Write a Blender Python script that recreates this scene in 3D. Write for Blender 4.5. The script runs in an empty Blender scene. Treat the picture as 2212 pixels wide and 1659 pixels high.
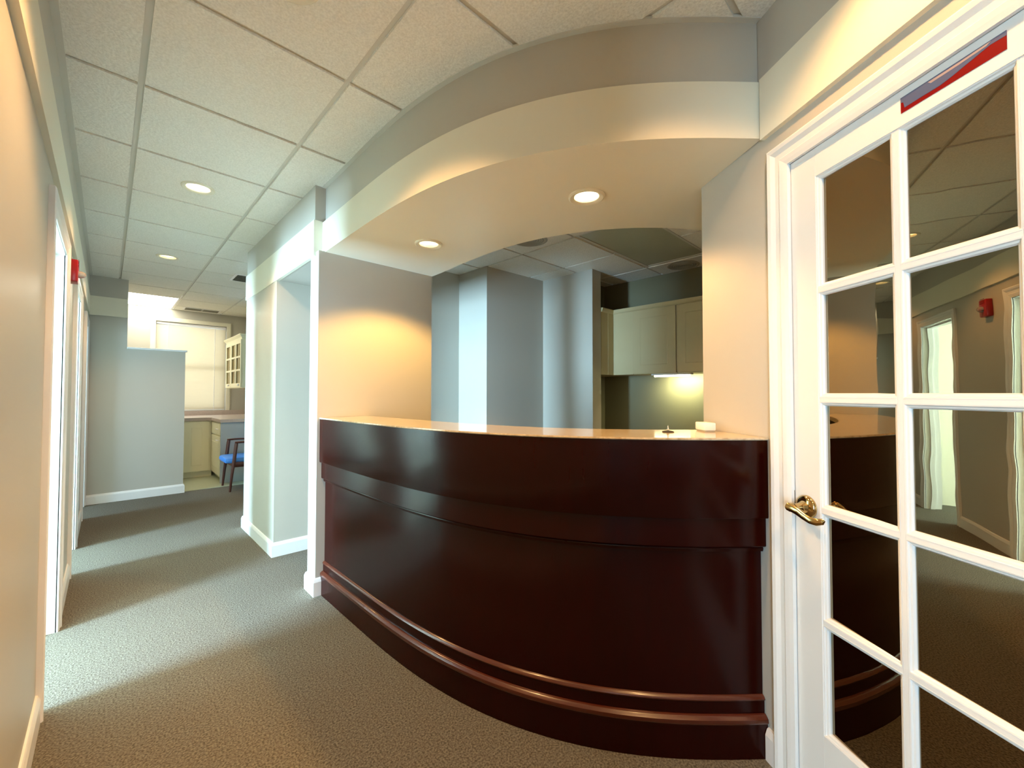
import bpy, bmesh, math, random
import numpy as np
from mathutils import Vector, Matrix
random.seed(4)
C = bpy.context.scene.collection
scene = bpy.context.scene

# ---------------------------------------------------------------- camera
CAMZ = 1.2
YAW, PITCH, ROLL, FPX = math.radians(44.159), math.radians(1.3094), math.radians(0.0532), 899.24
def cam_axes():
    cy, sy, cp, sp = math.cos(YAW), math.sin(YAW), math.cos(PITCH), math.sin(PITCH)
    fwd = Vector((sy*cp, cy*cp, sp)); right = Vector((cy, -sy, 0)); up = right.cross(fwd)
    r2 = right*math.cos(ROLL) + up*math.sin(ROLL); u2 = -right*math.sin(ROLL) + up*math.cos(ROLL)
    return r2, u2, fwd
r_, u_, f_ = cam_axes()
cd = bpy.data.cameras.new('camera'); cam = bpy.data.objects.new('camera', cd); C.objects.link(cam)
m = Matrix((( r_.x, u_.x, -f_.x, 0), (r_.y, u_.y, -f_.y, 0), (r_.z, u_.z, -f_.z, CAMZ), (0, 0, 0, 1)))
cam.matrix_world = m
cd.sensor_fit = 'HORIZONTAL'; cd.sensor_width = 36; cd.lens = FPX*36/2212; cd.clip_start = 0.02
scene.camera = cam

# ---------------------------------------------------------------- world, exposure
w = bpy.data.worlds.new('world'); scene.world = w; w.use_nodes = True
bg = w.node_tree.nodes['Background']; bg.inputs[0].default_value = (.72, .88, 1, 1); bg.inputs[1].default_value = 2.0
scene.view_settings.view_transform = 'Standard'
scene.view_settings.look = 'None'
scene.view_settings.gamma = 1
scene.view_settings.use_curve_mapping = False
scene.view_settings.exposure = 0.76
try:
    scene.cycles.max_bounces = 10; scene.cycles.diffuse_bounces = 6; scene.cycles.glossy_bounces = 4
    scene.cycles.sample_clamp_indirect = 6; scene.cycles.use_denoising = True
    scene.cycles.caustics_reflective = False; scene.cycles.caustics_refractive = False
except Exception: pass

COOL = (.50, .79, 1.0); WARM = (1.0, .55, .21); GOLD = (1.0, .56, .14)
def area(name, loc, direction, sx, sy, power, color):
    l = bpy.data.lights.new(name, 'AREA'); l.shape = 'RECTANGLE'; l.size = sx; l.size_y = sy
    l.energy = power; l.color = color
    o = bpy.data.objects.new(name, l); C.objects.link(o); o.location = loc
    o.rotation_euler = Vector(direction).to_track_quat('-Z', 'Y').to_euler()
    return o
# daylight behind each unseen window opening (y range, z range) of the rooms on the left
WX = -2.80
LEFT_WINDOWS = [(1.85, 2.75, .35, 2.15, 800), (3.47, 4.05, .35, 2.15, 600), (5.05, 5.85, .35, 2.15, 150), (-1.9, -.9, .35, 2.15, 150)]  # last window is added behind the camera to throw cool light on the french door
for y0, y1, z0, z1, p in LEFT_WINDOWS:
    area('window_daylight', (WX-.16, (y0+y1)/2, (z0+z1)/2), (1, 0, 0), y1-y0, z1-z0, p, COOL)
area('kitchen_window_daylight', (.94, 8.34, 1.62), (0, -1, 0), .9, 1.3, 4.5, (1, .90, .78))
area('added_front_daylight', (.32, -3.2, 1.25), (0, 1, 0), .75, 1.9, 22, (.85, .93, 1))  # added light source behind the camera, no entrance in view

# ---------------------------------------------------------------- materials
def mat(name, col, rough=.5, metal=0, noise=None, bump=None, coat=0, spec=.5, emit=None, col2=None, stretch=None, trans=0):
    m = bpy.data.materials.new(name); m.use_nodes = True; nt = m.node_tree; b = nt.nodes['Principled BSDF']
    b.inputs['Base Color'].default_value = (*col, 1); b.inputs['Roughness'].default_value = rough
    b.inputs['Metallic'].default_value = metal; b.inputs['Specular IOR Level'].default_value = spec
    b.inputs['Coat Weight'].default_value = coat; b.inputs['Coat Roughness'].default_value = .08
    b.inputs['Transmission Weight'].default_value = trans
    if emit: b.inputs['Emission Color'].default_value = (*emit[0], 1); b.inputs['Emission Strength'].default_value = emit[1]
    tc = nt.nodes.new('ShaderNodeTexCoord'); mp = nt.nodes.new('ShaderNodeMapping')
    nt.links.new(tc.outputs['Object'], mp.inputs[0])
    if stretch: mp.inputs['Scale'].default_value = stretch
    if noise or col2:
        n = nt.nodes.new('ShaderNodeTexNoise'); n.inputs['Scale'].default_value = noise[0]; n.inputs['Detail'].default_value = 6
        nt.links.new(mp.outputs[0], n.inputs['Vector'])
        r = nt.nodes.new('ShaderNodeValToRGB'); r.color_ramp.elements[0].position = .5-noise[1]; r.color_ramp.elements[1].position = .5+noise[1]
        c2 = col2 or tuple(c*.9 for c in col)
        r.color_ramp.elements[0].color = (*c2, 1); r.color_ramp.elements[1].color = (*col, 1)
        nt.links.new(n.outputs['Fac'], r.inputs[0]); nt.links.new(r.outputs[0], b.inputs['Base Color'])
    if bump:
        n2 = nt.nodes.new('ShaderNodeTexNoise'); n2.inputs['Scale'].default_value = bump[0]; n2.inputs['Detail'].default_value = 4
        nt.links.new(mp.outputs[0], n2.inputs['Vector'])
        bp = nt.nodes.new('ShaderNodeBump'); bp.inputs['Strength'].default_value = bump[1]; bp.inputs['Distance'].default_value = bump[2]
        nt.links.new(n2.outputs['Fac'], bp.inputs['Height']); nt.links.new(bp.outputs[0], b.inputs['Normal'])
    return m
M = {}
M['wall'] = mat('wall_paint_greige', (.47, .45, .39), .42, noise=(3, .3), col2=(.455, .435, .38), bump=(260, .25, .0008))
M['cream'] = mat('cream_paint', (.76, .73, .60), .45, noise=(3, .3), col2=(.74, .71, .58), bump=(220, .2, .0006))
M['trim'] = mat('white_gloss_trim', (.76, .76, .745), .28, noise=(6, .3), col2=(.74, .74, .725), bump=(90, .12, .0005))
M['tile'] = mat('mineral_fibre_tile', (.84, .83, .77), .9, noise=(140, .16), col2=(.72, .71, .65), bump=(75, .9, .004), spec=.2)
M['tee'] = mat('ceiling_grid_metal', (.62, .61, .55), .5, noise=(5, .3), col2=(.60, .59, .53))
M['carpet'] = mat('grey_carpet', (.205, .185, .15), .97, noise=(150, .15), col2=(.075, .066, .052), bump=(170, .8, .004), spec=.05)
M['vinyl'] = mat('pale_green_vinyl', (.46, .50, .36), .3, noise=(25, .3), col2=(.42, .46, .33))
M['wood'] = mat('mahogany_veneer', (.019, .0006, .0003), .2, noise=(9, .3), col2=(.011, .0004, .0002), stretch=(5, 5, .5), coat=0, spec=.22, bump=(6, .06, .0004))
M['wood_hi'] = mat('mahogany_highlight', (.075, .014, .006), .25, noise=(9, .4), col2=(.065, .012, .005), coat=.2)  # lighter than the veneer: warm highlights on the mouldings put into the colour
M['counter'] = mat('beige_laminate', (.60, .52, .38), .12, noise=(70, .2), col2=(.40, .31, .20), coat=.5)
M['kcounter'] = mat('pink_beige_laminate', (.56, .46, .41), .3, noise=(60, .2), col2=(.48, .40, .36))
M['cabinet'] = mat('ivory_cabinet_paint', (.84, .81, .60), .35, noise=(5, .3), col2=(.82, .79, .58))
M['rcabinet'] = mat('tan_cabinet_paint', (.54, .46, .26), .5, noise=(5, .3), col2=(.51, .43, .24))
M['panel'] = mat('blue_grey_panel', (.42, .47, .50), .5, noise=(5, .3), col2=(.40, .45, .48))
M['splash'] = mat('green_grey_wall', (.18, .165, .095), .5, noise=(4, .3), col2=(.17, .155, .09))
M['brass'] = mat('polished_brass', (.62, .45, .20), .12, metal=1, noise=(30, .3), col2=(.50, .34, .14))
M['chrome'] = mat('chrome', (.8, .8, .78), .08, metal=1)
M['dark'] = mat('dark_metal', (.05, .05, .045), .4, metal=.4)
M['white'] = mat('white_plastic', (.85, .85, .86), .35)
M['clear'] = mat('clear_lens', (.9, .88, .86), .08, trans=.7)
M['red'] = mat('red_plastic', (.33, .006, .010), .28)
M['redprint'] = mat('red_print', (.20, .0, .0), .5, spec=.2)
M['blueprint'] = mat('slate_blue_print', (.07, .11, .21), .4, noise=(60, .3), col2=(.10, .10, .18))
M['paleprint'] = mat('pale_print', (.36, .28, .27), .4)
M['chairwood'] = mat('walnut', (.075, .018, .009), .35, noise=(20, .3), col2=(.05, .011, .006), stretch=(1, 1, .2))
M['blue'] = mat('blue_upholstery', (.05, .22, .62), .55, bump=(200, .3, .001))
M['grille'] = mat('grey_grille', (.40, .385, .32), .6)
M['ventdark'] = mat('vent_shadow', (.03, .03, .03), .8)
M['black'] = mat('black_gap', (.012, .01, .008), .9)
M['lens_off'] = mat('unlit_prismatic_lens', (.42, .43, .31), .35, bump=(160, .5, .002))
M['lamp'] = mat('warm_lamp', (1, .9, .7), .4, emit=((1, .80, .50), 9))
M['frost'] = mat('lit_frosted_lens', (1, .95, .8), .4, emit=((1, .83, .50), 2.6))
M['reflector'] = mat('warm_reflector', (.95, .85, .62), .25, metal=.6)
M['troffer'] = mat('lit_diffuser', (1, 1, .9), .4, emit=((1, .95, .78), 8))
M['tube'] = mat('lit_tube', (1, 1, .9), .4, emit=((1, .98, .62), 10))
def slat_mat():
    m = bpy.data.materials.new('blind_slat'); m.use_nodes = True; nt = m.node_tree; nt.nodes.clear()
    o = nt.nodes.new('ShaderNodeOutputMaterial'); a = nt.nodes.new('ShaderNodeAddShader')
    d = nt.nodes.new('ShaderNodeBsdfDiffuse'); t = nt.nodes.new('ShaderNodeBsdfTranslucent')
    d.inputs[0].default_value = (.44, .42, .36, 1); t.inputs[0].default_value = (.38, .35, .29, 1)
    nt.links.new(d.outputs[0], a.inputs[0]); nt.links.new(t.outputs[0], a.inputs[1]); nt.links.new(a.outputs[0], o.inputs[0]); return m
M['slat'] = slat_mat()
def pane_mat(name, tint, gloss, gcol, rough=0.0, wave=0):
    m = bpy.data.materials.new(name); m.use_nodes = True; nt = m.node_tree; nt.nodes.clear()
    o = nt.nodes.new('ShaderNodeOutputMaterial'); mx = nt.nodes.new('ShaderNodeMixShader')
    t = nt.nodes.new('ShaderNodeBsdfTransparent'); g = nt.nodes.new('ShaderNodeBsdfGlossy')
    t.inputs[0].default_value = (*tint, 1); g.inputs[0].default_value = (*gcol, 1); g.inputs['Roughness'].default_value = rough
    mx.inputs[0].default_value = gloss
    nt.links.new(t.outputs[0], mx.inputs[1]); nt.links.new(g.outputs[0], mx.inputs[2]); nt.links.new(mx.outputs[0], o.inputs[0])
    if wave:
        tc = nt.nodes.new('ShaderNodeTexCoord'); n = nt.nodes.new('ShaderNodeTexNoise'); n.inputs['Scale'].default_value = 5
        bp = nt.nodes.new('ShaderNodeBump'); bp.inputs['Strength'].default_value = wave; bp.inputs['Distance'].default_value = .01
        nt.links.new(tc.outputs['Object'], n.inputs['Vector']); nt.links.new(n.outputs['Fac'], bp.inputs['Height']); nt.links.new(bp.outputs[0], g.inputs['Normal'])
    return m
M['glass'] = pane_mat('clear_glass', (.97, .99, 1), .06, (1, 1, 1))
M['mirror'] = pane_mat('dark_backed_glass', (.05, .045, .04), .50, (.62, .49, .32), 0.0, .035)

# ---------------------------------------------------------------- helpers
def link(name, bm, m, parent=None, smooth=False, recalc=True):
    if recalc: bmesh.ops.recalc_face_normals(bm, faces=bm.faces)
    me = bpy.data.meshes.new(name); bm.to_mesh(me); bm.free()
    if isinstance(m, (list, tuple)):
        for k in m: me.materials.append(k)
    else: me.materials.append(m)
    o = bpy.data.objects.new(name, me); C.objects.link(o)
    if parent: o.parent = parent
    if smooth:
        for p in me.polygons: p.use_smooth = True
        try: me.set_sharp_from_angle(angle=math.radians(35))
        except Exception: pass
    return o
def empty(name, loc=(0, 0, 0), rz=0, parent=None):
    o = bpy.data.objects.new(name, None); C.objects.link(o); o.location = loc; o.rotation_euler = (0, 0, rz)
    o.empty_display_size = .05
    if parent: o.parent = parent
    return o
def tag(o, label, cat, group=None):
    o['label'] = label; o['category'] = cat
    if group: o['group'] = group
    return o
def struct(o): o['kind'] = 'structure'; return o
def bx(bm, x0, x1, y0, y1, z0, z1, bev=0, M_=None):
    v = bmesh.ops.create_cube(bm, size=1)['verts']
    for q in v: q.co = Vector((x0+(q.co.x+.5)*(x1-x0), y0+(q.co.y+.5)*(y1-y0), z0+(q.co.z+.5)*(z1-z0)))
    if bev:
        es = list({e for q in v for e in q.link_edges})
        r = bmesh.ops.bevel(bm, geom=es, offset=bev, segments=2, affect='EDGES', profile=.5)
        v = list({q for f in r['faces'] for q in f.verts} | {q for q in v if q.is_valid})
    if M_ is not None:
        for q in v: q.co = M_ @ q.co
    return v
def box(name, dims, m, parent=None, bev=0):
    bm = bmesh.new(); bx(bm, *dims, bev=bev); return link(name, bm, m, parent)
def prism(bm, pts, z0, z1):
    lo = [bm.verts.new((x, y, z0)) for x, y in pts]; hi = [bm.verts.new((x, y, z1)) for x, y in pts]
    bm.faces.new(lo[::-1]); bm.faces.new(hi); n = len(pts)
    for i in range(n): bm.faces.new((lo[i], lo[(i+1) % n], hi[(i+1) % n], hi[i]))
def prism_x(bm, pts, x0, x1):          # elevation polygon (y, z) extruded along x
    lo = [bm.verts.new((x0, y, z)) for y, z in pts]; hi = [bm.verts.new((x1, y, z)) for y, z in pts]
    bm.faces.new(lo[::-1]); bm.faces.new(hi); n = len(pts)
    for i in range(n): bm.faces.new((lo[i], lo[(i+1) % n], hi[(i+1) % n], hi[i]))
def offsets(path, closed=False):
    n = len(path); out = []
    for i in range(n):
        if closed: a, b, c = path[i-1], path[i], path[(i+1) % n]
        else: a, b, c = path[max(i-1, 0)], path[i], path[min(i+1, n-1)]
        d1 = Vector((b[0]-a[0], b[1]-a[1])); d2 = Vector((c[0]-b[0], c[1]-b[1]))
        if d1.length < 1e-9: d1 = d2
        if d2.length < 1e-9: d2 = d1
        d1.normalize(); d2.normalize()
        n1 = Vector((-d1.y, d1.x)); n2 = Vector((-d2.y, d2.x)); mm = (n1+n2).normalized()
        out.append(mm / max(.3, mm.dot(n1)))
    return out
def off(path, d): return [(p[0]+o.x*d, p[1]+o.y*d) for p, o in zip(path, offsets(path))]
def sweep(bm, path, prof, d0=None, d1=None):             # closed profile (d to the left of travel, z) swept along a plan path with mitres
    os_ = offsets(path); rings = []
    if d0 is not None: os_[0] = Vector(d0)/Vector(d0).dot(os_[0])
    if d1 is not None: os_[-1] = Vector(d1)/Vector(d1).dot(os_[-1])
    for p, o in zip(path, os_): rings.append([bm.verts.new((p[0]+o.x*d, p[1]+o.y*d, z)) for d, z in prof])
    n = len(prof)
    for a, b in zip(rings, rings[1:]):
        for i in range(n): bm.faces.new((a[i], a[(i+1) % n], b[(i+1) % n], b[i]))
    bm.faces.new(rings[0][::-1]); bm.faces.new(rings[-1])
def lathe(bm, prof, M_=None, seg=32, caps=False):
    rings = []
    for r, z in prof:
        ring = []
        for k in range(seg):
            a = 2*math.pi*k/seg; v = Vector((r*math.cos(a), r*math.sin(a), z))
            ring.append(bm.verts.new(M_ @ v if M_ is not None else v))
        rings.append(ring)
    for a, b in zip(rings, rings[1:]):
        for i in range(seg): bm.faces.new((a[i], a[(i+1) % seg], b[(i+1) % seg], b[i]))
    if caps: bm.faces.new(rings[0][::-1]); bm.faces.new(rings[-1])
def tube(bm, pts, rads, seg=12):
    pts = [Vector(p) for p in pts]; rings = []
    up0 = Vector((0, 0, 1))
    for i, p in enumerate(pts):
        t = (pts[min(i+1, len(pts)-1)] - pts[max(i-1, 0)]).normalized()
        s = t.cross(up0); s = s.normalized() if s.length > 1e-3 else Vector((1, 0, 0)); u = s.cross(t)
        r = rads[i] if isinstance(rads, (list, tuple)) else rads
        rx, ry = r if isinstance(r, tuple) else (r, r)
        rings.append([bm.verts.new(p + s*rx*math.cos(2*math.pi*k/seg) + u*ry*math.sin(2*math.pi*k/seg)) for k in range(seg)])
    for a, b in zip(rings, rings[1:]):
        for i in range(seg): bm.faces.new((a[i], a[(i+1) % seg], b[(i+1) % seg], b[i]))
    bm.faces.new(rings[0][::-1]); bm.faces.new(rings[-1])
def fitcurve(pts, deg=4, n=40):
    P = np.array(pts, float); d = np.concatenate([[0], np.cumsum(np.linalg.norm(np.diff(P, axis=0), axis=1))]); t = d/d[-1]
    w = np.ones(len(t)); w[0] = w[-1] = 6
    cx = np.polyfit(t, P[:, 0], deg, w=w); cy = np.polyfit(t, P[:, 1], deg, w=w); u = np.linspace(0, 1, n)
    return [(float(np.polyval(cx, k)), float(np.polyval(cy, k))) for k in u]

ZC = 2.4913; ZS = 2.062; ZB = 2.256
XL = -.170                     # face of the left wall
P0 = Vector((1.579, .411)); T = Vector((.574, .819)); N = Vector((-.819, .574))   # door wall: s along T, d along N towards the hall
def dw(s, d=0): v = P0 + T*s + N*d; return (v.x, v.y)

# ---------------------------------------------------------------- floor and ceiling
struct(box('floor', (-3.1, 4.6, -3.4, 8.5, -.12, 0), M['carpet']))
struct(box('floor_kitchen', (-.16, 1.66, 6.44, 8.15, 0, .006), M['vinyl']))
ceil = struct(empty('ceiling'))
LIGHTS = [(.384, 1.374), (.384, 3.204), (.384, 5.034), (.994, .154), (.384, -.456)]
TROFF = (.079, .689, 6.95, 8.17)
GX = [XL, .079, .689, 1.299, 1.909, 2.12]; GY = [1.6793+.61*k for k in range(-8, 11)] + [8.16]
mesh_cache = {}
def tile_mesh(w_, h_, hole):
    key = (round(w_, 4), round(h_, 4), hole)
    if key in mesh_cache: return mesh_cache[key]
    bm = bmesh.new(); hx, hy = w_/2, h_/2
    zb, zs_, zt = -.012, .002, .018; g = .008
    if not hole:
        bx(bm, -hx+g+.003, hx-g-.003, -hy+g+.003, hy-g-.003, zb, zs_)
        bx(bm, -hx+.004, hx-.004, -hy+.004, hy-.004, zs_, zt)
    else:
        seg = 32; r = .071
        ang = [2*math.pi*k/seg for k in range(seg)]
        def sq(a):
            c, s = math.cos(a), math.sin(a); X, Y = hx-g-.003, hy-g-.003
            k = min(X/abs(c) if abs(c) > 1e-6 else 9, Y/abs(s) if abs(s) > 1e-6 else 9); return c*k, s*k
        rings = [[bm.verts.new((r*math.cos(a), r*math.sin(a), zt)) for a in ang], [bm.verts.new((r*math.cos(a), r*math.sin(a), zb)) for a in ang],
                 [bm.verts.new((*sq(a), zb)) for a in ang], [bm.verts.new((*sq(a), zt)) for a in ang]]
        for q in range(4):
            A_, B_ = rings[q], rings[(q+1) % 4]
            for i in range(seg): bm.faces.new((A_[i], A_[(i+1) % seg], B_[(i+1) % seg], B_[i]))
    bmesh.ops.recalc_face_normals(bm, faces=bm.faces)
    me = bpy.data.meshes.new('ceiling_tile'); bm.to_mesh(me); bm.free(); me.materials.append(M['tile']); mesh_cache[key] = me
    return me
def add_tile(x0, x1, y0, y1, hole=False):
    o = bpy.data.objects.new('ceiling_tile', tile_mesh(x1-x0, y1-y0, hole)); C.objects.link(o); o.parent = ceil
    o.location = ((x0+x1)/2, (y0+y1)/2, ZC)
for i in range(len(GX)-1):
    for j in range(len(GY)-1):
        x0, x1, y0, y1 = GX[i], GX[i+1], GY[j], GY[j+1]
        if x0 > .07 and x1 < .7 and y0 > 6.9: continue
        if y1 - y0 < .02: continue
        hole = any(x0 < a < x1 and y0 < b < y1 for a, b in LIGHTS)
        add_tile(x0, x1, y0, y1, hole)
RX = [2.12, 2.72, 3.32, 3.92, 4.27]; RY = [.265+.6*k for k in range(0, 6)] + [3.66]
RX0 = RX
for i in range(len(RX)-1):
    for j in range(len(RY)-1):
        if 2.7 < RX[i] < 3.4 and abs(RY[j]-1.465) < .01: continue
        add_tile(RX[i], RX[i+1], RY[j], RY[j+1])
def tee(name, x0, x1, y0, y1):
    bm = bmesh.new(); bx(bm, x0, x1, y0, y1, ZC-.0012, ZC+.001)
    if x1-x0 < y1-y0: bx(bm, (x0+x1)/2-.002, (x0+x1)/2+.002, y0, y1, ZC+.001, ZC+.03)
    else: bx(bm, x0, x1, (y0+y1)/2-.002, (y0+y1)/2+.002, ZC+.001, ZC+.03)
    link(name, bm, M['tee'], ceil)
for x in GX[1:-1]: tee('main_tee', x-.012, x+.012, -3.2, 6.94 if x < .7 else 8.15)
for y in GY[1:-1]:
    for x0, x1 in zip(GX, GX[1:]):
        if y > 7 and .07 < x0 < .1: continue
        tee('cross_tee', x0+.0125, x1-.0125, y-.012, y+.012)
for x in RX[1:-1]:
    if abs(x-3.32) < .01: tee('main_tee', x-.012, x+.012, .27, 1.45); tee('main_tee', x-.012, x+.012, 2.08, 3.6)
    else: tee('main_tee', x-.012, x+.012, .27, 3.6)
for y in RY[1:-1]:
    for x0, x1 in zip(RX, RX[1:]): tee('cross_tee', x0+.0125, x1-.0125, y-.012, y+.012)
struct(box('ceiling_slab', (-3.1, 4.6, -3.4, 8.5, ZC+.20, ZC+.26), M['tile']))

# ---------------------------------------------------------------- left wall with doorways
DOORS = [(2.355, 3.125), (3.985, 4.665), (5.675, 6.325), (-.86, -.12)]; ZH = 1.92  # last doorway is unseen, added to let daylight reach the french door
WT = .12
def comb(y0, y1, ztop, holes, zh):
    pts = [(y0, 0)]
    for a, b in sorted(holes): pts += [(a, 0), (a, zh), (b, zh), (b, 0)]
    return pts + [(y1, 0), (y1, ztop), (y0, ztop)]
bm = bmesh.new(); prism_x(bm, comb(-3.2, 8.3, ZC-.002, DOORS, ZH), XL-WT, XL); struct(link('wall_left', bm, M['wall']))
PROF_C = [(-.012, 0), (-.012, .010), (0, .013), (.012, .015), (.016, .011), (.030, .012), (.042, .019), (.052, .021), (.058, .017), (.058, 0)]
def casing_mesh(bm, place, s0, s1, top, width=.058, closed=False):
    k = width/.058; prev = None
    for w_, d in PROF_C[1:] and PROF_C:
        w_ *= k
        ring = [bm.verts.new(place(s0-w_, 0, d)), bm.verts.new(place(s0-w_, top+w_, d)), bm.verts.new(place(s1+w_, top+w_, d)), bm.verts.new(place(s1+w_, 0, d))]
        if prev:
            for i in range(3): bm.faces.new((prev[i], prev[i+1], ring[i+1], ring[i]))
        else: first = ring
        prev = ring
    for i in range(3): bm.faces.new((prev[i], prev[i+1], first[i+1], first[i]))
for n_, (a, b) in enumerate(DOORS):
    fr = struct(empty('trim_%d' % (n_+1), (XL, (a+b)/2, 0)))
    bm = bmesh.new(); casing_mesh(bm, lambda s, z, d: (d, s-(a+b)/2, z), a+.004, b-.004, ZH)
    link('casing', bm, M['trim'], fr)
    bm = bmesh.new(); y0, y1 = a-(a+b)/2, b-(a+b)/2
    prism_x(bm, [(y0, 0), (y0+.016, 0), (y0+.016, ZH-.016), (y1-.016, ZH-.016), (y1-.016, 0), (y1, 0), (y1, ZH), (y0, ZH)], -WT-.004, .004)
    link('jamb', bm, M['trim'], fr)
    bm = bmesh.new(); prism_x(bm, [(y0+.016, 0), (y0+.028, 0), (y0+.028, ZH-.028), (y1-.028, ZH-.028), (y1-.028, 0), (y1-.016, 0), (y1-.016, ZH-.016), (y0+.016, ZH-.016)], -.075, -.04)
    link('door_stop', bm, M['trim'], fr)
# rooms behind the doorways
struct(box('wall_room_divider', (-2.68, XL-WT, 3.32, 3.42, 0, ZC+.19), M['cream']))
struct(box('wall_room_divider', (-2.68, XL-WT, 4.88, 4.98, 0, ZC+.19), M['cream']))
struct(box('wall_room_divider', (-2.68, XL-WT, 1.45, 1.55, 0, ZC+.19), M['cream']))
struct(box('wall_room_end', (-2.68, XL-WT, 8.2, 8.3, 0, ZC+.19), M['cream']))
struct(box('wall_room_end', (-2.68, XL-WT, -3.3, -3.2, 0, ZC+.19), M['cream']))
struct(box('wall_left_top', (XL-WT, XL, -3.2, 8.3, ZC+.001, ZC+.19), M['wall']))
bm = bmesh.new()
def wall_windows(bm, y0, y1, wins, x0, x1, top):
    ys = y0
    for a, b, z0, z1, _ in sorted(wins):
        bx(bm, x0, x1, ys, a, 0, top); bx(bm, x0, x1, a, b, 0, z0); bx(bm, x0, x1, a, b, z1, top); ys = b
    bx(bm, x0, x1, ys, y1, 0, top)
wall_windows(bm, -3.3, 8.3, LEFT_WINDOWS, WX, WX+.12, ZC+.19); bmesh.ops.remove_doubles(bm, verts=bm.verts, dist=1e-5)
struct(link('wall_outer', bm, M['cream']))
for k, (a, b, z0, z1, _) in enumerate(LEFT_WINDOWS):
    wn = struct(empty('window_%d' % (k+1), (WX+.06, (a+b)/2, z0)))
    h_, w2 = z1-z0, (b-a)/2
    bm = bmesh.new()
    bx(bm, -.03, .03, -w2, -w2+.045, 0, h_); bx(bm, -.03, .03, w2-.045, w2, 0, h_)
    bx(bm, -.03, .03, -w2+.045, w2-.045, 0, .045); bx(bm, -.03, .03, -w2+.045, w2-.045, h_-.045, h_); bx(bm, -.025, .025, -w2+.045, w2-.045, h_/2-.02, h_/2+.02)
    link('window_frame', bm, M['trim'], wn)
    box('glass_pane', (-.003, .003, -w2+.045, w2-.045, .045, h_/2-.02), M['glass'], wn)
    box('glass_pane', (-.003, .003, -w2+.045, w2-.045, h_/2+.02, h_-.045), M['glass'], wn)

# ---------------------------------------------------------------- plan curves
DESK = fitcurve([(.93, 2.598), (.932, 2.35), (.938, 2.09), (.953, 1.70), (1.0, 1.32), (1.065, 1.112), (1.142, .942), (1.228, .79), (1.30, .700), (1.361, .624), (1.46, .522), (1.578, .4135)], 5)
DESK[-1] = (1.578, .4135)
FASC = fitcurve([(.937, 2.66), (.931, 2.33), (.930, 2.0), (.942, 1.58), (.978, 1.315), (1.04, 1.12), (1.12, .945), (1.20, .808), (1.30, .677), (1.405, .565), (1.51, .466), (1.572, .408)], 5)
BACK = fitcurve([(1.70, 2.66), (1.675, 2.2), (1.68, 1.76), (1.74, 1.45), (1.846, 1.226), (1.97, 1.08), (2.10, .966), (2.24, .866)], 4, 24)

# right hand walls
struct(box('wall_alcove', (.90, 1.70, 2.60, 2.735, 0, ZS+.002), M['wall']))
struct(box('wall_pier', (.89, 1.66, 3.43, 4.37, 0, ZS+.002), M['wall']))
def soffit_poly(front, back): return front + back[::-1]
end_r = [dw(.335, -.0)]
# soffit body with two round openings for the downlights
bm = bmesh.new()
poly = FASC + [dw(.335, 0)] + [(2.24, .866)] + BACK[::-1][1:]
prism(bm, poly, ZS, ZB)
sof = link('trim_soffit', bm, M['cream']); struct(sof)
SL = [(1.490, 1.067), (1.314, 2.044)]
bm = bmesh.new()
for x, y in SL: lathe(bm, [(.061, ZS-.05), (.061, ZS+.12)], Matrix.Translation((x, y, 0)), 40, True)
cut = link('cutter', bm, M['cream'])
md = sof.modifiers.new('b', 'BOOLEAN'); md.object = cut; md.operation = 'DIFFERENCE'; md.solver = 'EXACT'
bpy.context.view_layer.update()
me2 = bpy.data.meshes.new_from_object(sof.evaluated_get(bpy.context.evaluated_depsgraph_get()))
sof.modifiers.clear(); sof.data = me2; bpy.data.objects.remove(cut)
FB = off(FASC, .020)   # grey band set back behind the cream board
bm = bmesh.new(); prism(bm, FB + [dw(.335, 0), (2.24, .866)] + BACK[::-1][1:], ZB, ZC-.004); struct(link('wall_soffit_band', bm, M['wall']))
bm = bmesh.new(); sweep(bm, FB, [(-.022, ZC-.0145), (.0, ZC-.0145), (.0, ZC-.004), (-.022, ZC-.004)]); struct(link('trim_wall_angle', bm, M['tee']))
# pilaster fascia and straight header along the corridor
bm = bmesh.new(); prism(bm, [(.895, 2.655), (1.70, 2.655), (1.70, 4.38), (.895, 4.38)], ZB, ZC-.004); struct(link('wall_header', bm, M['wall']))
bm = bmesh.new(); prism(bm, [(.905, 2.66), (1.70, 2.66), (1.70, 4.37), (.905, 4.37)], ZS-.02, ZB); struct(link('wall_header_soffit', bm, M['wall']))
bm = bmesh.new(); sweep(bm, [(.96, 2.645), (.885, 2.645), (.885, 4.385), (1.2, 4.385)], [(0, ZS-.022), (-.022, ZS-.022), (-.022, ZB+.004), (0, ZB+.004)]); struct(link('trim_header_board', bm, M['cream']))

# left fascia
bm = bmesh.new(); sweep(bm, [(XL, -3.2), (XL, 6.39), (.15, 6.39)], [(0, ZS-.012), (0, ZB), (-.018, ZB), (-.018, ZS-.012)]); struct(link('trim_left_board', bm, M['cream']))
bm = bmesh.new(); sweep(bm, [(XL, -3.2), (XL, 6.395), (.15, 6.395)], [(0, ZB), (0, ZC-.003), (-.012, ZC-.003), (-.012, ZB)]); struct(link('wall_left_band', bm, M['wall']))
bm = bmesh.new(); sweep(bm, [(XL+.012, -3.2), (XL+.012, 6.383)], [(0, ZC-.0145), (-.022, ZC-.0145), (-.022, ZC-.004), (0, ZC-.004)]); struct(link('trim_wall_angle', bm, M['tee']))
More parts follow.
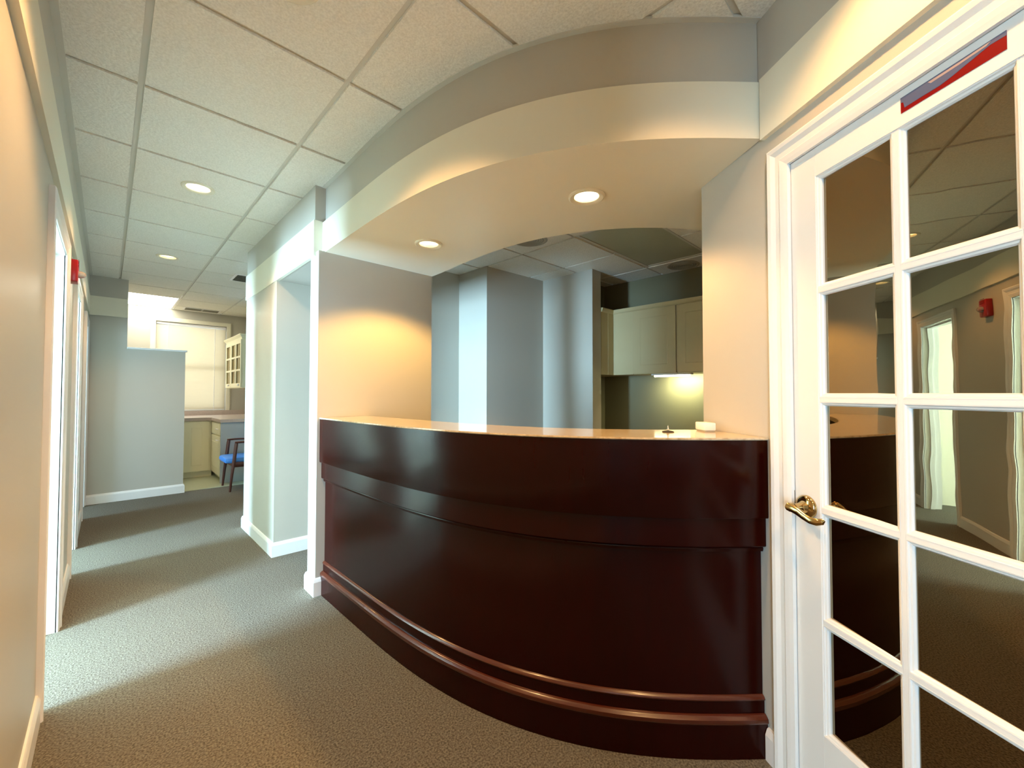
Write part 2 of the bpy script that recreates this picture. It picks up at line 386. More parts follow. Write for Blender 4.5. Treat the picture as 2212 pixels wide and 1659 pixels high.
# stepped partition at the corridor's end
bm = bmesh.new(); v = [(-.17, 0), (.672, 0), (.672, 1.70), (.15, 1.70), (.15, ZC-.003), (-.17, ZC-.003)]
lo = [bm.verts.new((x, 6.40, z)) for x, z in v]; hi = [bm.verts.new((x, 6.52, z)) for x, z in v]
bm.faces.new(lo); bm.faces.new(hi[::-1])
for i in range(6): bm.faces.new((lo[i], lo[(i+1) % 6], hi[(i+1) % 6], hi[i]))
struct(link('wall_partition', bm, M['wall']))
struct(box('trim_partition_cap', (.15, .69, 6.385, 6.535, 1.70, 1.722), M['trim'], bev=.004))

# door wall (prism with door opening)
DS0, DS1 = -.10, -.98
DH = 1.93
bm = bmesh.new()
def dwbox(bm, s0, s1, d0, d1, z0, z1):
    prism(bm, [dw(s0, d0), dw(s1, d0), dw(s1, d1), dw(s0, d1)], z0, z1)
def elev(bm, pts, d0, d1):
    lo = [bm.verts.new((*dw(s, d0), z)) for s, z in pts]; hi = [bm.verts.new((*dw(s, d1), z)) for s, z in pts]; n = len(pts)
    bm.faces.new(lo); bm.faces.new(hi[::-1])
    for i in range(n): bm.faces.new((lo[i], lo[(i+1) % n], hi[(i+1) % n], hi[i]))
elev(bm, [(.335, 0), (DS0, 0), (DS0, DH), (DS1, DH), (DS1, 0), (-1.5, 0), (-1.5, ZC-.003), (.335, ZC-.003)], -.12, 0)
struct(link('wall_right', bm, M['wall']))
struct(box('wall_entry', (dw(-1.5)[0], dw(-1.5)[0]+.12, -3.3, dw(-1.5)[1], 0, ZC-.003), M['wall']))
bm = bmesh.new(); sweep(bm, [dw(-1.5), dw(-.012, 0)], [(0, ZS-.01), (.0, ZB+.002), (.016, ZB+.002), (.016, ZS-.01)]); struct(link('trim_right_board', bm, M['cream']))
# front wall behind the camera with a glazed opening added for soft daylight
bm = bmesh.new(); xr = dw(-1.5)[0]
v = [(XL, 0), (-.06, 0), (-.06, 2.2), (.70, 2.2), (.70, 0), (xr, 0), (xr, ZC-.003), (XL, ZC-.003)]
xr2 = xr
lo = [bm.verts.new((min(x, xr2), -3.10, z)) for x, z in v]; hi = [bm.verts.new((min(x, xr2), -3.0, z)) for x, z in v]
bm.faces.new(lo); bm.faces.new(hi[::-1])
for i in range(8): bm.faces.new((lo[i], lo[(i+1) % 8], hi[(i+1) % 8], hi[i]))
struct(link('wall_front', bm, M['wall']))
wf = struct(empty('window_added_front', (.32, -3.05, 0)))
bm = bmesh.new(); bx(bm, -.38, -.30, -.02, .02, 0, 2.2); bx(bm, .30, .38, -.02, .02, 0, 2.2); bx(bm, -.30, .30, -.02, .02, 0, .2); bx(bm, -.30, .30, -.02, .02, 2.1, 2.2)
link('window_frame', bm, M['trim'], wf); box('glass_pane', (-.30, .30, -.003, .003, .2, 2.1), M['glass'], wf)

# reception room behind the desk
bm = bmesh.new()
prism(bm, [(1.70, 3.60), (2.70, 3.60), (2.715, 3.16), (3.53, 3.13), (3.545, 2.47), (3.695, 2.47), (3.70, 2.80), (4.26, 2.80), (4.26, -1.5), (4.4, -1.5), (4.4, 4.4), (1.70, 4.4)], 0, ZC-.003)
struct(link('wall_reception_back', bm, M['wall']))
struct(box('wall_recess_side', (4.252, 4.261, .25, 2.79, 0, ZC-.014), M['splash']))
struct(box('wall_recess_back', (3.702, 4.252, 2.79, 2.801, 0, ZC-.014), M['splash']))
struct(box('wall_reception_side', (1.95, 4.26, .12, .24, 0, ZC-.003), M['wall']))
struct(box('wall_side_room', (.9, 4.4, -1.62, -1.5, 0, ZC-.003), M['wall']))
# kitchen walls
KY = 8.15
struct(box('wall_kitchen_right', (1.66, 1.78, 4.38, 8.27, 0, ZC-.003), M['wall']))
bm = bmesh.new(); WI = (.50, 1.385, .925, 2.285)
bx(bm, -.29, WI[0], KY, KY+.12, 0, ZC-.003); bx(bm, WI[1], 1.66, KY, KY+.12, 0, ZC-.003); bx(bm, WI[0], WI[1], KY, KY+.12, 0, WI[2]); bx(bm, WI[0], WI[1], KY, KY+.12, WI[3], ZC-.003)
bmesh.ops.remove_doubles(bm, verts=bm.verts, dist=1e-5); struct(link('wall_kitchen_back', bm, M['wall']))

# ---------------------------------------------------------------- baseboards
BB = [(0, 0), (.014, 0), (.014, .082), (.009, .096), (.006, .102), (0, .104)]
BBn = [(-d, z) for d, z in BB]
def baseboard(name, path, prof=BBn):
    bm = bmesh.new(); sweep(bm, path, prof); struct(link(name, bm, M['trim']))
E_ = .054
baseboard('baseboard_left', [(XL, -.12+E_), (XL, DOORS[0][0]-E_)])
baseboard('baseboard_left', [(XL, DOORS[0][1]+E_), (XL, DOORS[1][0]-E_)])
baseboard('baseboard_left', [(XL, DOORS[1][1]+E_), (XL, DOORS[2][0]-E_)])
baseboard('baseboard_partition', [(XL, 6.40), (.672, 6.40), (.672, 6.52)])
baseboard('baseboard_pier', [(1.66, 3.43), (.89, 3.43), (.89, 4.37), (1.2, 4.37)], BB)
baseboard('baseboard_alcove', [(.932, 2.60), (.90, 2.60), (.90, 2.735), (1.70, 2.735)], BB)
baseboard('baseboard_right', [dw(DS0+.058), dw(.0)], BB)
baseboard('baseboard_right', [dw(-1.5), dw(DS1-.058)], BB)

# ---------------------------------------------------------------- french door
door = struct(empty('door_1', (*dw((DS0+DS1)/2), 0), math.atan2(T.y, T.x)))     # local x along T, local y = N
SC = (DS0+DS1)/2
def L(s): return s-SC
W2 = (DS0-DS1)/2
bm = bmesh.new(); casing_mesh(bm, lambda s, z, d: (s, d, z), -W2+.002, W2-.002, DH-.002, .062); link('casing', bm, M['trim'], door)
bm = bmesh.new()
v = [(-W2, 0), (-W2+.012, 0), (-W2+.012, DH-.012), (W2-.012, DH-.012), (W2-.012, 0), (W2, 0), (W2, DH), (-W2, DH)]
lo = [bm.verts.new((x, .003, z)) for x, z in v]; hi = [bm.verts.new((x, -.12, z)) for x, z in v]
bm.faces.new(lo); bm.faces.new(hi[::-1])
for i in range(8): bm.faces.new((lo[i], lo[(i+1) % 8], hi[(i+1) % 8], hi[i]))
link('jamb', bm, M['trim'], door)
DD0, DD1 = -.042, -.003
colS = [(-.201, -.411), (-.423, -.635), (-.647, -.857)]
rc = [1.500-.3165*k for k in range(4)]
rowZ = list(zip([1.832]+[c-.006 for c in rc], [c+.006 for c in rc]+[.235]))
zt, zb_ = rowZ[0][0], rowZ[-1][1]
e0, e1 = -W2+.014, W2-.014
box('stile', (L(-.201), e1, DD0, DD1, .012, DH-.014), M['trim'], door, .0015)
box('stile', (e0, L(-.857), DD0, DD1, .012, DH-.014), M['trim'], door, .0015)
box('rail', (L(-.857), L(-.201), DD0, DD1, zt, DH-.014), M['trim'], door)
box('rail', (L(-.857), L(-.201), DD0, DD1, .012, zb_), M['trim'], door)
for k in (0, 1): box('muntin', (L(colS[k+1][0]), L(colS[k][1]), DD0+.004, DD1-.002, zb_, zt), M['trim'], door, .001)
for k in range(4):
    for s0, s1 in colS: box('muntin', (L(s1), L(s0), DD0+.004, DD1-.002, rowZ[k+1][0], rowZ[k][1]), M['trim'], door)
PB = [(0, DD1-.0015), (.003, DD1-.002), (.005, DD1-.005), (.009, DD1-.006), (.012, DD1-.010), (.012, DD1-.022), (0, DD1-.022)]
def bead_mesh(w_, h_):
    bm = bmesh.new(); prev = None; rings = []
    for o, d in PB:
        rings.append([bm.verts.new((x, d, z)) for x, z in ((-w_/2+o, -h_/2+o), (w_/2-o, -h_/2+o), (w_/2-o, h_/2-o), (-w_/2+o, h_/2-o))])
    n = len(rings)
    for q in range(n):
        a, b = rings[q], rings[(q+1) % n]
        for i in range(4): bm.faces.new((a[i], a[(i+1) % 4], b[(i+1) % 4], b[i]))
    return bm
for s0, s1 in colS:
    for z1, z0 in rowZ:
        o = link('glazing_bead', bead_mesh(s0-s1, z1-z0), M['trim'], door); o.location = (L((s0+s1)/2), 0, (z0+z1)/2)
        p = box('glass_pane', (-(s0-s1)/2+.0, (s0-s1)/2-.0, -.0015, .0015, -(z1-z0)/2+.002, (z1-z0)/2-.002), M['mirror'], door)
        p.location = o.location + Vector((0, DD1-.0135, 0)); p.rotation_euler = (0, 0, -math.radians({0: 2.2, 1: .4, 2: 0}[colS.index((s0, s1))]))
# lever handle
hx, hz = L(-.157), .866
hd = empty('lever_handle', (hx, DD1, hz), 0, door)
Ry = Matrix.Rotation(-math.pi/2, 4, 'X')
bm = bmesh.new(); lathe(bm, [(.0335, 0), (.0335, .004), (.031, .009), (.026, .012), (.018, .014), (.014, .022), (.0115, .028), (.0115, .046), (.014, .052), (.012, .060), (.002, .061)], Matrix.Rotation(-math.pi/2, 4, 'X'), 36, True)
link('rose', bm, M['brass'], hd, True)
bm = bmesh.new()
tube(bm, [(.012, .052, .001), (.004, .056, .001), (-.008, .057, -.001), (-.024, .056, -.006), (-.042, .054, -.014), (-.060, .051, -.020), (-.076, .046, -.021), (-.086, .040, -.017), (-.088, .035, -.012)],
     [.009, .013, (.006, .0125), (.0045, .011), (.0045, .010), (.005, .010), (.006, .010), (.007, .009), .005], 14)
link('lever', bm, M['brass'], hd, True)
bm = bmesh.new(); bx(bm, W2-.014, W2-.002, -.004, .0045, .835, .905, .002); link('strike_plate', bm, M['brass'], door)

# ---------------------------------------------------------------- reception desk
desk = tag(empty('reception_desk', (.93, 2.0, 0)), 'curved dark mahogany reception desk with pale laminate counter', 'desk')
desk_off = Vector((.93, 2.0, 0))
def dk(name, path, prof, m, smooth=True):
    bm = bmesh.new(); sweep(bm, [(x-.93, y-2.0) for x, y in path], prof, (1, 0), (T.x, T.y)); return link(name, bm, m, desk, smooth)
def trimend(path): return path
# travel from alcove to door wall: left of travel = towards reception (positive d)
dk('plinth', DESK, [(0, 0), (0, .112), (.03, .112), (.03, 0)], M['wood'])
dk('base_moulding', DESK, [(.034, .112), (-.001, .112), (-.004, .118), (-.003, .128), (.004, .134), (.010, .138), (.034, .138)], M['wood_hi'])
dk('base_fascia', DESK, [(.036, .137), (.014, .137), (.014, .182), (.036, .182)], M['wood'])
dk('upper_moulding', DESK, [(.036, .181), (.011, .181), (.010, .185), (.014, .191), (.023, .196), (.036, .197)], M['wood_hi'])
dk('front_panel', DESK, [(.022, .190), (.022, .70), (.045, .70), (.045, .190)], M['wood'])
dk('band_bead', DESK, [(.024, .668), (.012, .672), (.010, .682), (.014, .690), (.024, .692)], M['wood'])
dk('lower_band', DESK, [(.030, .690), (.002, .690), (-.002, .694), (-.002, .800), (.030, .800)], M['wood'])
dk('apron', DESK, [(.030, .788), (-.012, .788), (-.014, .792), (-.014, 1.048), (.030, 1.048)], M['wood'])
dk('countertop', DESK, [(-.016, 1.046), (-.018, 1.049), (-.016, 1.054), (.300, 1.054), (.300, 1.028), (.26, 1.028), (.26, 1.046)], M['counter'])
dk('counter_support', DESK, [(.045, 0), (.045, 1.03), (.075, 1.03), (.075, 0)], M['wood'])

# ---------------------------------------------------------------- downlights
def downlight(x, y, z, label, r=.066, power=60, group=None, blend=.5, cone=125, col=None):
    t = tag(empty('downlight', (x, y, z)), label, 'ceiling light', group)
    bm = bmesh.new(); lathe(bm, [(r-.004, .004), (r-.004, -.002), (r+.004, -.008), (r+.014, -.009), (r+.020, -.005), (r+.021, .0)], None, 40)
    link('trim_ring', bm, M['cream'], t, True)
    bm = bmesh.new(); lathe(bm, [(r-.004, .0), (r-.008, .03), (r-.016, .055), (r-.028, .075)], None, 40)
    link('reflector', bm, M['reflector'], t, True)
    bm = bmesh.new(); lathe(bm, [(r-.027, .074), (r-.030, .058), (r-.042, .046), (.004, .042)], None, 24, True)
    link('bulb', bm, M['lamp'], t, True)
    bm = bmesh.new(); lathe(bm, [(.001, .014), (r*.5, .012), (r-.006, .016), (r-.006, .019), (.001, .019)], None, 32); link('lens', bm, M['frost'], t, True)
    l = bpy.data.lights.new('downlight_beam', 'SPOT'); l.energy = power; l.color = col or WARM; l.spot_size = math.radians(cone); l.spot_blend = blend; l.shadow_soft_size = .035
    lo_ = bpy.data.objects.new('downlight_beam', l); C.objects.link(lo_); lo_.parent = t; lo_.location = (0, 0, -.012)
    return t
downlight(.384, 1.374, ZC-.012, 'round recessed downlight in the hallway ceiling just beyond the top edge of view', power=50)
downlight(.384, 3.204, ZC-.012, 'lit round recessed downlight in the hallway ceiling tiles, the nearer one fully in view', power=30)
downlight(.384, 5.034, ZC-.012, 'lit round recessed downlight in the hallway ceiling tiles, farther and smaller', power=30)
downlight(.994, .154, ZC-.012, 'round recessed downlight in ceiling above the french door', power=27)
downlight(.384, -.456, ZC-.012, 'unseen round recessed downlight added in ceiling behind the camera for warm light', power=44)  # added lamp, warms the left wall and the door wall
downlight(SL[0][0], SL[0][1], ZS, 'lit round recessed downlight in the cream soffit, near the french door', .058, 30, cone=128, blend=.35)
downlight(SL[1][0], SL[1][1], ZS, 'lit round recessed downlight in the cream soffit, beside the tan alcove wall', .058, 48, cone=128, blend=.35, col=GOLD)

downlight(3.02, .565, ZC-.012, 'unseen round downlight added in the reception ceiling behind the right wall for warm light', power=34)  # added lamp out of sight, warms the reception walls and cabinets
# kitchen troffer
t = tag(empty('troffer_light', (.384, 7.56, ZC)), 'glowing rectangular fluorescent ceiling panel above the kitchen window', 'ceiling light')
box('diffuser', (-.285, .285, -.575, .575, -.004, .004), M['troffer'], t)
bm = bmesh.new()
for a in ((-.305, -.285, -.595, .595), (.285, .305, -.595, .595), (-.285, .285, -.595, -.575), (-.285, .285, .575, .595)): bx(bm, *a, -.006, .012)
link('frame', bm, M['white'], t)
# unlit troffer in reception
t = tag(empty('troffer_light', (3.32, 1.765, ZC)), 'unlit grey-green rectangular ceiling light panel behind the soffit arch', 'ceiling light')
box('diffuser', (-.575, .575, -.275, .275, .002, .010), M['lens_off'], t)
bm = bmesh.new()
for a in ((-.595, -.575, -.295, .295), (.575, .595, -.295, .295), (-.575, .575, -.295, -.275), (-.575, .575, .275, .295)): bx(bm, *a, -.004, .014)
link('frame', bm, M['tee'], t)
def round_grille(x, y, label):
    t = tag(empty('ceiling_grille', (x, y, ZC-.012)), label, 'ceiling grille')
    bm = bmesh.new(); lathe(bm, [(.145, 0), (.15, -.004), (.135, -.008), (.130, -.005)], None, 36); link('rim', bm, M['grille'], t, True)
    bm = bmesh.new()
    for k in range(6): lathe(bm, [(.022+.02*k, -.004), (.030+.02*k, -.007), (.036+.02*k, -.003)], None, 32)
    link('rings', bm, M['grille'], t, True)
    bm = bmesh.new(); lathe(bm, [(.001, -.002), (.134, -.002)], None, 32); link('backing', bm, M['grille'], t)
round_grille(2.50, 2.365, 'round grey ceiling grille half hidden behind the soffit arch, left side')
round_grille(4.09, 1.765, 'round grey ceiling grille above the tan wall cabinets')
# vents
def vent(x, y, w_, h_, label, split=1, m='ventdark'):
    t = tag(empty('ceiling_vent', (x, y, ZC-.012)), label, 'air vent')
    bm = bmesh.new()
    f = .025
    for a in ((-w_/2, -w_/2+f, -h_/2, h_/2), (w_/2-f, w_/2, -h_/2, h_/2), (-w_/2+f, w_/2-f, -h_/2, -h_/2+f), (-w_/2+f, w_/2-f, h_/2-f, h_/2)): bx(bm, *a, -.006, 0)
    link('frame', bm, M['white'], t)
    box('duct_shadow', (-w_/2+f, w_/2-f, -h_/2+f, h_/2-f, -.002, 0), M[m], t)
    n = 7
    for k in range(n):
        yy = -h_/2+f+(h_-2*f)*(k+.5)/n
        bm = bmesh.new(); bx(bm, -w_/2+f, w_/2-f, -.009, .009, -.0008, .0008, 0, Matrix.Translation((0, yy, -.006)) @ Matrix.Rotation(.7, 4, 'X')); link('louvre', bm, M['grille'], t)
    if split > 1: box('divider', (-.012, .012, -h_/2+f, h_/2-f, -.010, -.002), M['white'], t)
vent(1.115, 5.40, .31, .34, 'dark louvred square vent in the ceiling by the hallway pier')
vent(1.02, 7.90, .46, .22, 'two-part ceiling air vent above the kitchen window', 2, 'grille')

# ---------------------------------------------------------------- bell, box, strobe, door sign
def on_z(px, py, z):
    d = r_*((px-1106)/FPX) + u_*((829.5-py)/FPX) + f_; k = (z-CAMZ)/d.z; return (d.x*k, d.y*k)
x, y = 1.525, .722
t = tag(empty('desk_bell', (x, y, 1.054)), 'small silver knob on a dark round base on the counter', 'desk bell')
bm = bmesh.new(); lathe(bm, [(.021, 0), (.022, .002), (.018, .0045), (.008, .006), (.001, .006)], None, 28, True); link('base', bm, M['dark'], t, True)
bm = bmesh.new(); lathe(bm, [(.001, .006), (.005, .007), (.0055, .011), (.003, .0145), (.0022, .018), (.0028, .021), (.0012, .024), (.0005, .027)], None, 18, True); link('plunger', bm, M['chrome'], t, True)
t = tag(empty('plastic_box', (*dw(.250, .050), 1.054), math.atan2(T.y, T.x)-math.radians(8)), 'small white plastic box on the counter against the wall edge', 'box')
bm = bmesh.new(); bx(bm, -.040, .040, -.022, .022, .004, .034, .004); link('case', bm, M['white'], t, True)
bm = bmesh.new(); bx(bm, -.036, .036, -.018, .018, 0, .004); link('base', bm, M['grille'], t)
t = tag(empty('alarm_strobe', (XL, 3.40, 1.885)), 'red fire alarm strobe on the left wall above the doorway frame', 'fire alarm')
bm = bmesh.new(); bx(bm, 0, .040, -.05, .05, -.062, .062, .006); link('housing', bm, M['red'], t, True)
bm = bmesh.new(); lathe(bm, [(.020, 0), (.020, .012), (.015, .026), (.006, .032), (.001, .033)], Matrix.Translation((.039, 0, -.012)) @ Matrix.Rotation(math.pi/2, 4, 'Y'), 20, True); link('strobe_lens', bm, M['clear'], t, True)
bm = bmesh.new()
for k in range(4): bx(bm, .040, .0415, -.03, .03, .03+.011*k, .034+.011*k)
link('horn_slots', bm, M['redprint'], t)
# sticker on the door's top rail
t = tag(empty('door_sign', (*dw(-.527, -.0028), 1.879), math.atan2(T.y, T.x)), 'narrow red and slate-blue sticker on the french door top rail', 'sign')
hw, hh = .094, .0185
def flat(name, pts, d, m):
    bm = bmesh.new(); lo = [bm.verts.new((x, d-.0004, z)) for x, z in pts]; hi = [bm.verts.new((x, d, z)) for x, z in pts]
    bm.faces.new(hi); bm.faces.new(lo[::-1]); n = len(pts)
    for i in range(n): bm.faces.new((lo[i], lo[(i+1) % n], hi[(i+1) % n], hi[i]))
    return link(name, bm, m, t)
flat('red_panel', [(-hw, -hh), (hw, -hh), (hw, hh), (-hw, hh)], .0008, M['redprint'])
# photo left = +s (local +x)
def fr_(u, v): return (hw-2*hw*u, hh-2*hh*v)
flat('blue_field', [fr_(0, 0), fr_(0, .30), fr_(.03, .35), fr_(.045, .74), (fr_(.2, .73)), fr_(.42, .74), fr_(.55, .63), fr_(.63, .52), fr_(.72, .42), fr_(.87, .24), fr_(1, .27), fr_(1, 0)], .0012, M['blueprint'])
flat('pale_streak', [fr_(.30, .10), fr_(.33, .26), fr_(.60, .24), fr_(.84, .18), fr_(.88, .05), fr_(.6, .10)], .0015, M['paleprint'])

# ---------------------------------------------------------------- kitchen
def raised_door(name, w_, h_, parent, m, glazed=None):
    """door leaf in local x (width), z (height), front towards -y"""
    bm = bmesh.new(); fr = .055
    bx(bm, 0, w_, -.018, 0, 0, h_, .002)
    if not glazed:
        rings = []
        for o, dd in ((fr, -.018), (fr+.004, -.012), (fr+.012, -.012), (fr+.032, -.020), (fr+.034, -.021)):
            rings.append([bm.verts.new((x, dd-.0003, z)) for x, z in ((o, o), (w_-o, o), (w_-o, h_-o), (o, h_-o))])
        for a, b in zip(rings, rings[1:]):
            for i in range(4): bm.faces.new((a[i], a[(i+1) % 4], b[(i+1) % 4], b[i]))
        bm.faces.new(rings[-1])
    return link(name, bm, m, parent)
def bar_handle(parent, x, z, m, vert=False, d=-.018):
    bm = bmesh.new(); l = .045
    pts = [(-l, 0, 0), (-l*.95, -.018, 0), (-l*.5, -.026, 0), (l*.5, -.026, 0), (l*.95, -.018, 0), (l, 0, 0)]
    if vert: pts = [(0, b, a) for a, b, c in pts]
    tube(bm, pts, .005, 8); h = link('handle', bm, m, parent, True); h.location = (x, d, z); return h
# back base cabinet
CB = .80
t = tag(empty('base_cabinet', (.70, 7.36, 0)), 'ivory raised-panel base cabinet under the kitchen window', 'cabinet')
box('body', (0, .385, .0, .62, .085, CB+.01), M['cabinet'], t); box('toe_kick', (0, .40, .05, .62, .006, .085), M['cabinet'], t)
d_ = raised_door('door', .29, .70, t, M['cabinet']); d_.location = (.07, -.001, .095)
t = tag(empty('base_cabinet', (1.10, 6.70, 0)), 'ivory base cabinet with drawer, side-on beside the blue-grey end panel', 'cabinet')
box('body', (0, .54, .0, 1.42, .085, CB+.01), M['cabinet'], t); box('toe_kick', (.05, .54, .0, 1.4, .006, .085), M['cabinet'], t)
for (y0, w_) in ((.02, .60),):
    d_ = raised_door('door', w_, .52, t, M['cabinet']); d_.rotation_euler = (0, 0, -math.pi/2); d_.location = (-.001, y0+w_, .095)
    bar_handle(d_, w_-.09, .47, M['white'])
    d_ = raised_door('drawer', w_, .155, t, M['cabinet'], True); d_.rotation_euler = (0, 0, -math.pi/2); d_.location = (-.001, y0+w_, .635)
    bar_handle(d_, w_-.11, .08, M['white'])
tag(box('end_panel', (1.085, 1.655, 6.66, 6.695, .006, CB+.01), M['panel']), 'blue-grey end panel of the kitchen counter behind the wooden chair', 'cabinet panel')
# counter: L shape
t = tag(empty('kitchen_counter', (.64, 7.3, .81)), 'pinkish laminate L-shaped kitchen worktop with low backsplash', 'countertop')
bm = bmesh.new(); prism(bm, [(x-.64, y-7.3) for x, y in ((-.16, 7.33), (1.02, 7.33), (1.075, 7.28), (1.075, 6.64), (1.655, 6.64), (1.655, 8.145), (-.16, 8.145))], 0, .042)
link('worktop', bm, M['kcounter'], t)
bm = bmesh.new(); bx(bm, -.16-.64, 1.655-.64, .825, .845, .042, .115); link('backsplash', bm, M['kcounter'], t)
# window + blind
wn = struct(empty('window_kitchen', ((WI[0]+WI[1])/2, KY, WI[2])))
ww, wh = (WI[1]-WI[0])/2, WI[3]-WI[2]
bm = bmesh.new(); prev = None
for w_, d in ((0, -.005), (0, -.018), (.01, -.022), (.05, -.022), (.062, -.014), (.062, 0), (0, 0)):
    ring = [bm.verts.new(p) for p in ((-ww-w_, d, 0), (-ww-w_, d, wh+w_), (ww+w_, d, wh+w_), (ww+w_, d, 0))]
    if prev:
        for i in range(3): bm.faces.new((prev[i], prev[i+1], ring[i+1], ring[i]))
    prev = ring
link('casing', bm, M['cream'], wn)
bm = bmesh.new()
for a in ((-ww, -ww+.04, 0, wh), (ww-.04, ww, 0, wh), (-ww+.04, ww-.04, 0, .05), (-ww+.04, ww-.04, wh-.05, wh), (-ww+.04, ww-.04, wh/2-.02, wh/2+.02)): bx(bm, a[0], a[1], .07, .10, a[2], a[3])
link('sash', bm, M['trim'], wn)
box('glass_pane', (-ww+.04, ww-.04, .084, .088, .05, wh/2-.02), M['glass'], wn); box('glass_pane', (-ww+.04, ww-.04, .084, .088, wh/2+.02, wh-.05), M['glass'], wn)
t = tag(empty('window_blind', ((WI[0]+WI[1])/2, KY+.03, WI[2])), 'cream mini blind lowered over the kitchen window', 'blind')
box('headrail', (-ww+.008, ww-.008, -.015, .02, wh-.035, wh-.004), M['white'], t, .002)
bm = bmesh.new(); z = .03
while z < wh-.04:
    bx(bm, -ww+.01, ww-.01, -.0125, .0125, -.0005, .0005, 0, Matrix.Translation((0, 0, z)) @ Matrix.Rotation(math.radians(62), 4, 'X')); z += .0205
s_ = link('slats', bm, M['slat'], t); s_['kind'] = 'stuff'
box('bottom_rail', (-ww+.01, ww-.01, -.012, .012, .004, .016), M['white'], t, .002)
for q in (-.30, .29):
    bm = bmesh.new(); tube(bm, [(q, -.018, wh-.03), (q, -.018, .012)], .0018, 6); link('cord', bm, M['white'], t)
bm = bmesh.new(); tube(bm, [(.285, -.03, wh-.03), (.285, -.032, .0)], .004, 6)
for k in range(9): bmesh.ops.create_icosphere(bm, subdivisions=1, radius=.007, matrix=Matrix.Translation((.285, -.032, .02+.035*k)))
link('pull_cord', bm, M['white'], t)
# glazed upper cabinet on the right wall
t = tag(empty('wall_cabinet', (1.36, 6.87, 1.275)), 'white glazed wall cabinet with crown moulding by the kitchen window', 'cabinet')
CW, CH = 1.05, .70
box('body', (0, .298, 0, CW, 0, CH), M['cabinet'], t)
bm = bmesh.new(); sweep(bm, [(.298, 0), (0, 0), (0, CW), (.298, CW)], [(0, CH-.01), (.010, CH-.005), (.018, CH+.02), (.045, CH+.052), (.045, CH+.064), (0, CH+.064)]); link('crown', bm, M['cabinet'], t)
def glazed(w_, h_, parent, loc, cols):
    d = empty('door', loc, -math.pi/2, parent)
    fr = .050
    bm = bmesh.new()
    bx(bm, 0, fr, -.02, 0, 0, h_); bx(bm, w_-fr, w_, -.02, 0, 0, h_); bx(bm, fr, w_-fr, -.02, 0, 0, fr+.01); bx(bm, fr, w_-fr, -.02, 0, h_-fr, h_)
    gw, gh = w_-2*fr, h_-2*fr-.01
    for k in (1, 2): bx(bm, fr, w_-fr, -.019, -.004, fr+.01+gh*k/3-.013, fr+.01+gh*k/3+.013)
    for k in range(1, cols): bx(bm, fr+gw*k/cols-.03, fr+gw*k/cols+.03, -.0192, -.004, fr+.01, h_-fr)
    link('door_frame', bm, M['cabinet'], d)
    box('glass_pane', (fr, w_-fr, -.006, -.003, fr+.01, h_-fr), M['kglass'], d)
    for q in range(cols): 
        bm = bmesh.new(); bx(bm, fr+gw*(q+.5)/cols-.014, fr+gw*(q+.5)/cols+.014, -.010, -.0065, fr+.01, h_-fr); link('glazing_bar', bm, M['cabinet'], d)
    bm = bmesh.new(); bmesh.ops.create_uvsphere(bm, u_segments=12, v_segments=8, radius=.014, matrix=Matrix.Translation((w_-.08, -.034, .035))); link('knob', bm, M['white'], d, True)
M['kglass'] = pane_mat('amber_cabinet_glass', (.80, .70, .45), .35, (.9, .8, .55), .15)
bpy.data.objects['wall_cabinet']
glazed(.66, CH-.02, t, (-.001, .668, .01), 2); glazed(.36, CH-.02, t, (-.001, 1.036, .01), 1)

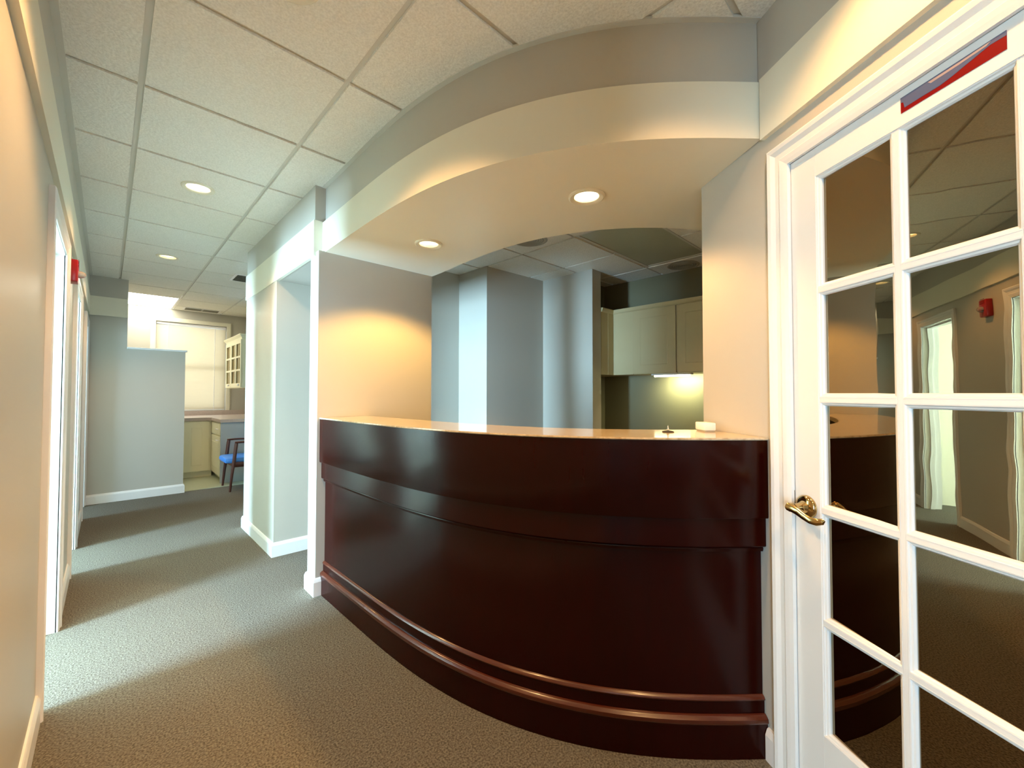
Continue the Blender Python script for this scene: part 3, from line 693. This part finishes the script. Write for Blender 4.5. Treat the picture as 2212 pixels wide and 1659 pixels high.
# armchair
def armchair():
    # seat faces -x; front legs at x=0, chair extends to +x
    t = tag(empty('armchair', (1.09, 6.26, 0)), 'wooden armchair with blue seat standing before the blue-grey panel', 'chair')
    def bar(name, pts, rads):
        bm = bmesh.new(); tube(bm, pts, rads, 8); return link(name, bm, M['chairwood'], t, True)
    for s in (-1, 1):
        y = s*.225
        bar('leg', [(-.005, y, 0), (.012, y, .20), (.034, y, .38), (.052, y, .56), (.056, y, .588)], [.012, .016, .020, .020, .018])
        bar('leg', [(.52, y, 0), (.49, y, .22), (.48, y, .42), (.49, y, .58)], [.012, .017, .02, .016])
        bar('armrest', [(.040, y, .594), (.12, y*1.02, .597), (.30, y*1.04, .593), (.52, y, .580)], [(.022, .013), (.026, .012), (.026, .012), (.018, .012)])
        bar('side_rail', [(.03, y, .325), (.25, y, .32), (.48, y, .315)], [(.011, .032), (.011, .030), (.011, .028)])
    bar('front_rail', [(.03, -.22, .32), (.03, .22, .32)], [(.011, .028)]*2); bar('back_rail', [(.48, -.22, .31), (.48, .22, .31)], [(.011, .025)]*2)
    bm = bmesh.new(); bx(bm, -.055, .46, -.208, .208, .337, .408, .03)
    for v in bm.verts: v.co.z += .018*(1-(v.co.y/.21)**2) - .02*max(0, (.06-v.co.x))
    link('seat', bm, M['blue'], t, True)
    bm = bmesh.new(); bx(bm, .47, .52, -.22, .22, .50, .76, .018)
    for v in bm.verts: v.co.x += .05*(1-(v.co.y/.22)**2) + .12*(v.co.z-.55)
    link('backrest', bm, M['blue'], t, True)
armchair()

# ---------------------------------------------------------------- reception wall cabinets
FX = 3.927; CZ0, CZ1 = 1.40, 2.06
def wall_cab(y0, y1, label, name='wall_cabinet', nd=1):
    t = tag(empty(name, (FX, y0, CZ0)), label, 'cabinet', None)
    box('body', (0, .33, 0, y1-y0-.001, 0, CZ1-CZ0), M['rcabinet'], t)
    w_ = (y1-y0)/nd-.006
    d_ = raised_door('door', w_, CZ1-CZ0-.012, t, M['rcabinet']); d_.rotation_euler = (0, 0, -math.pi/2); d_.location = (-.0015, y1-y0-.003, .006)
    return t
wall_cab(1.765, 2.225, 'tan wall cabinet with one panelled door, directly above the lit tube')
wall_cab(1.30, 1.76, 'tan wall cabinet cut off by the right wall edge')
t = tag(empty('wall_cabinet', (FX, 2.47, CZ0)), 'tan corner wall cabinet filling the recess beside the pier', 'cabinet')
box('body', (-.226, .33, 0, .325, 0, CZ1-CZ0), M['rcabinet'], t)
box('filler', (-.0005, .33, -.240, -.001, 0, CZ1-CZ0), M['rcabinet'], t)
box('stile', (-.10, -.004, -.004, 0, .0, CZ1-CZ0), M['rcabinet'], t, .001)
t = tag(empty('crown_moulding', (FX, 2.47, CZ1)), 'tan crown moulding running along the top of wall cabinets', 'moulding')
bm = bmesh.new(); sweep(bm, [(0, -1.17), (0, 0), (-.226, 0)], [(-.02, 0), (.006, 0), (.014, .012), (.022, .034), (.022, .042), (-.02, .042)]); link('moulding', bm, M['rcabinet'], t)
t = tag(empty('under_cabinet_light', (FX+.09, 1.86, CZ0)), 'short lit fluorescent strip under the tan wall cabinets', 'light')
box('housing', (-.035, .035, -.20, .20, -.014, 0), M['white'], t, .002)
bm = bmesh.new(); tube(bm, [(0, -.18, -.022), (0, .18, -.022)], .009, 12); link('tube', bm, M['tube'], t, True)
area('tube_glow', (FX+.16, 1.82, CZ0-.035), (.5, 0, -1), .3, .05, 4, (1, 1, .62))
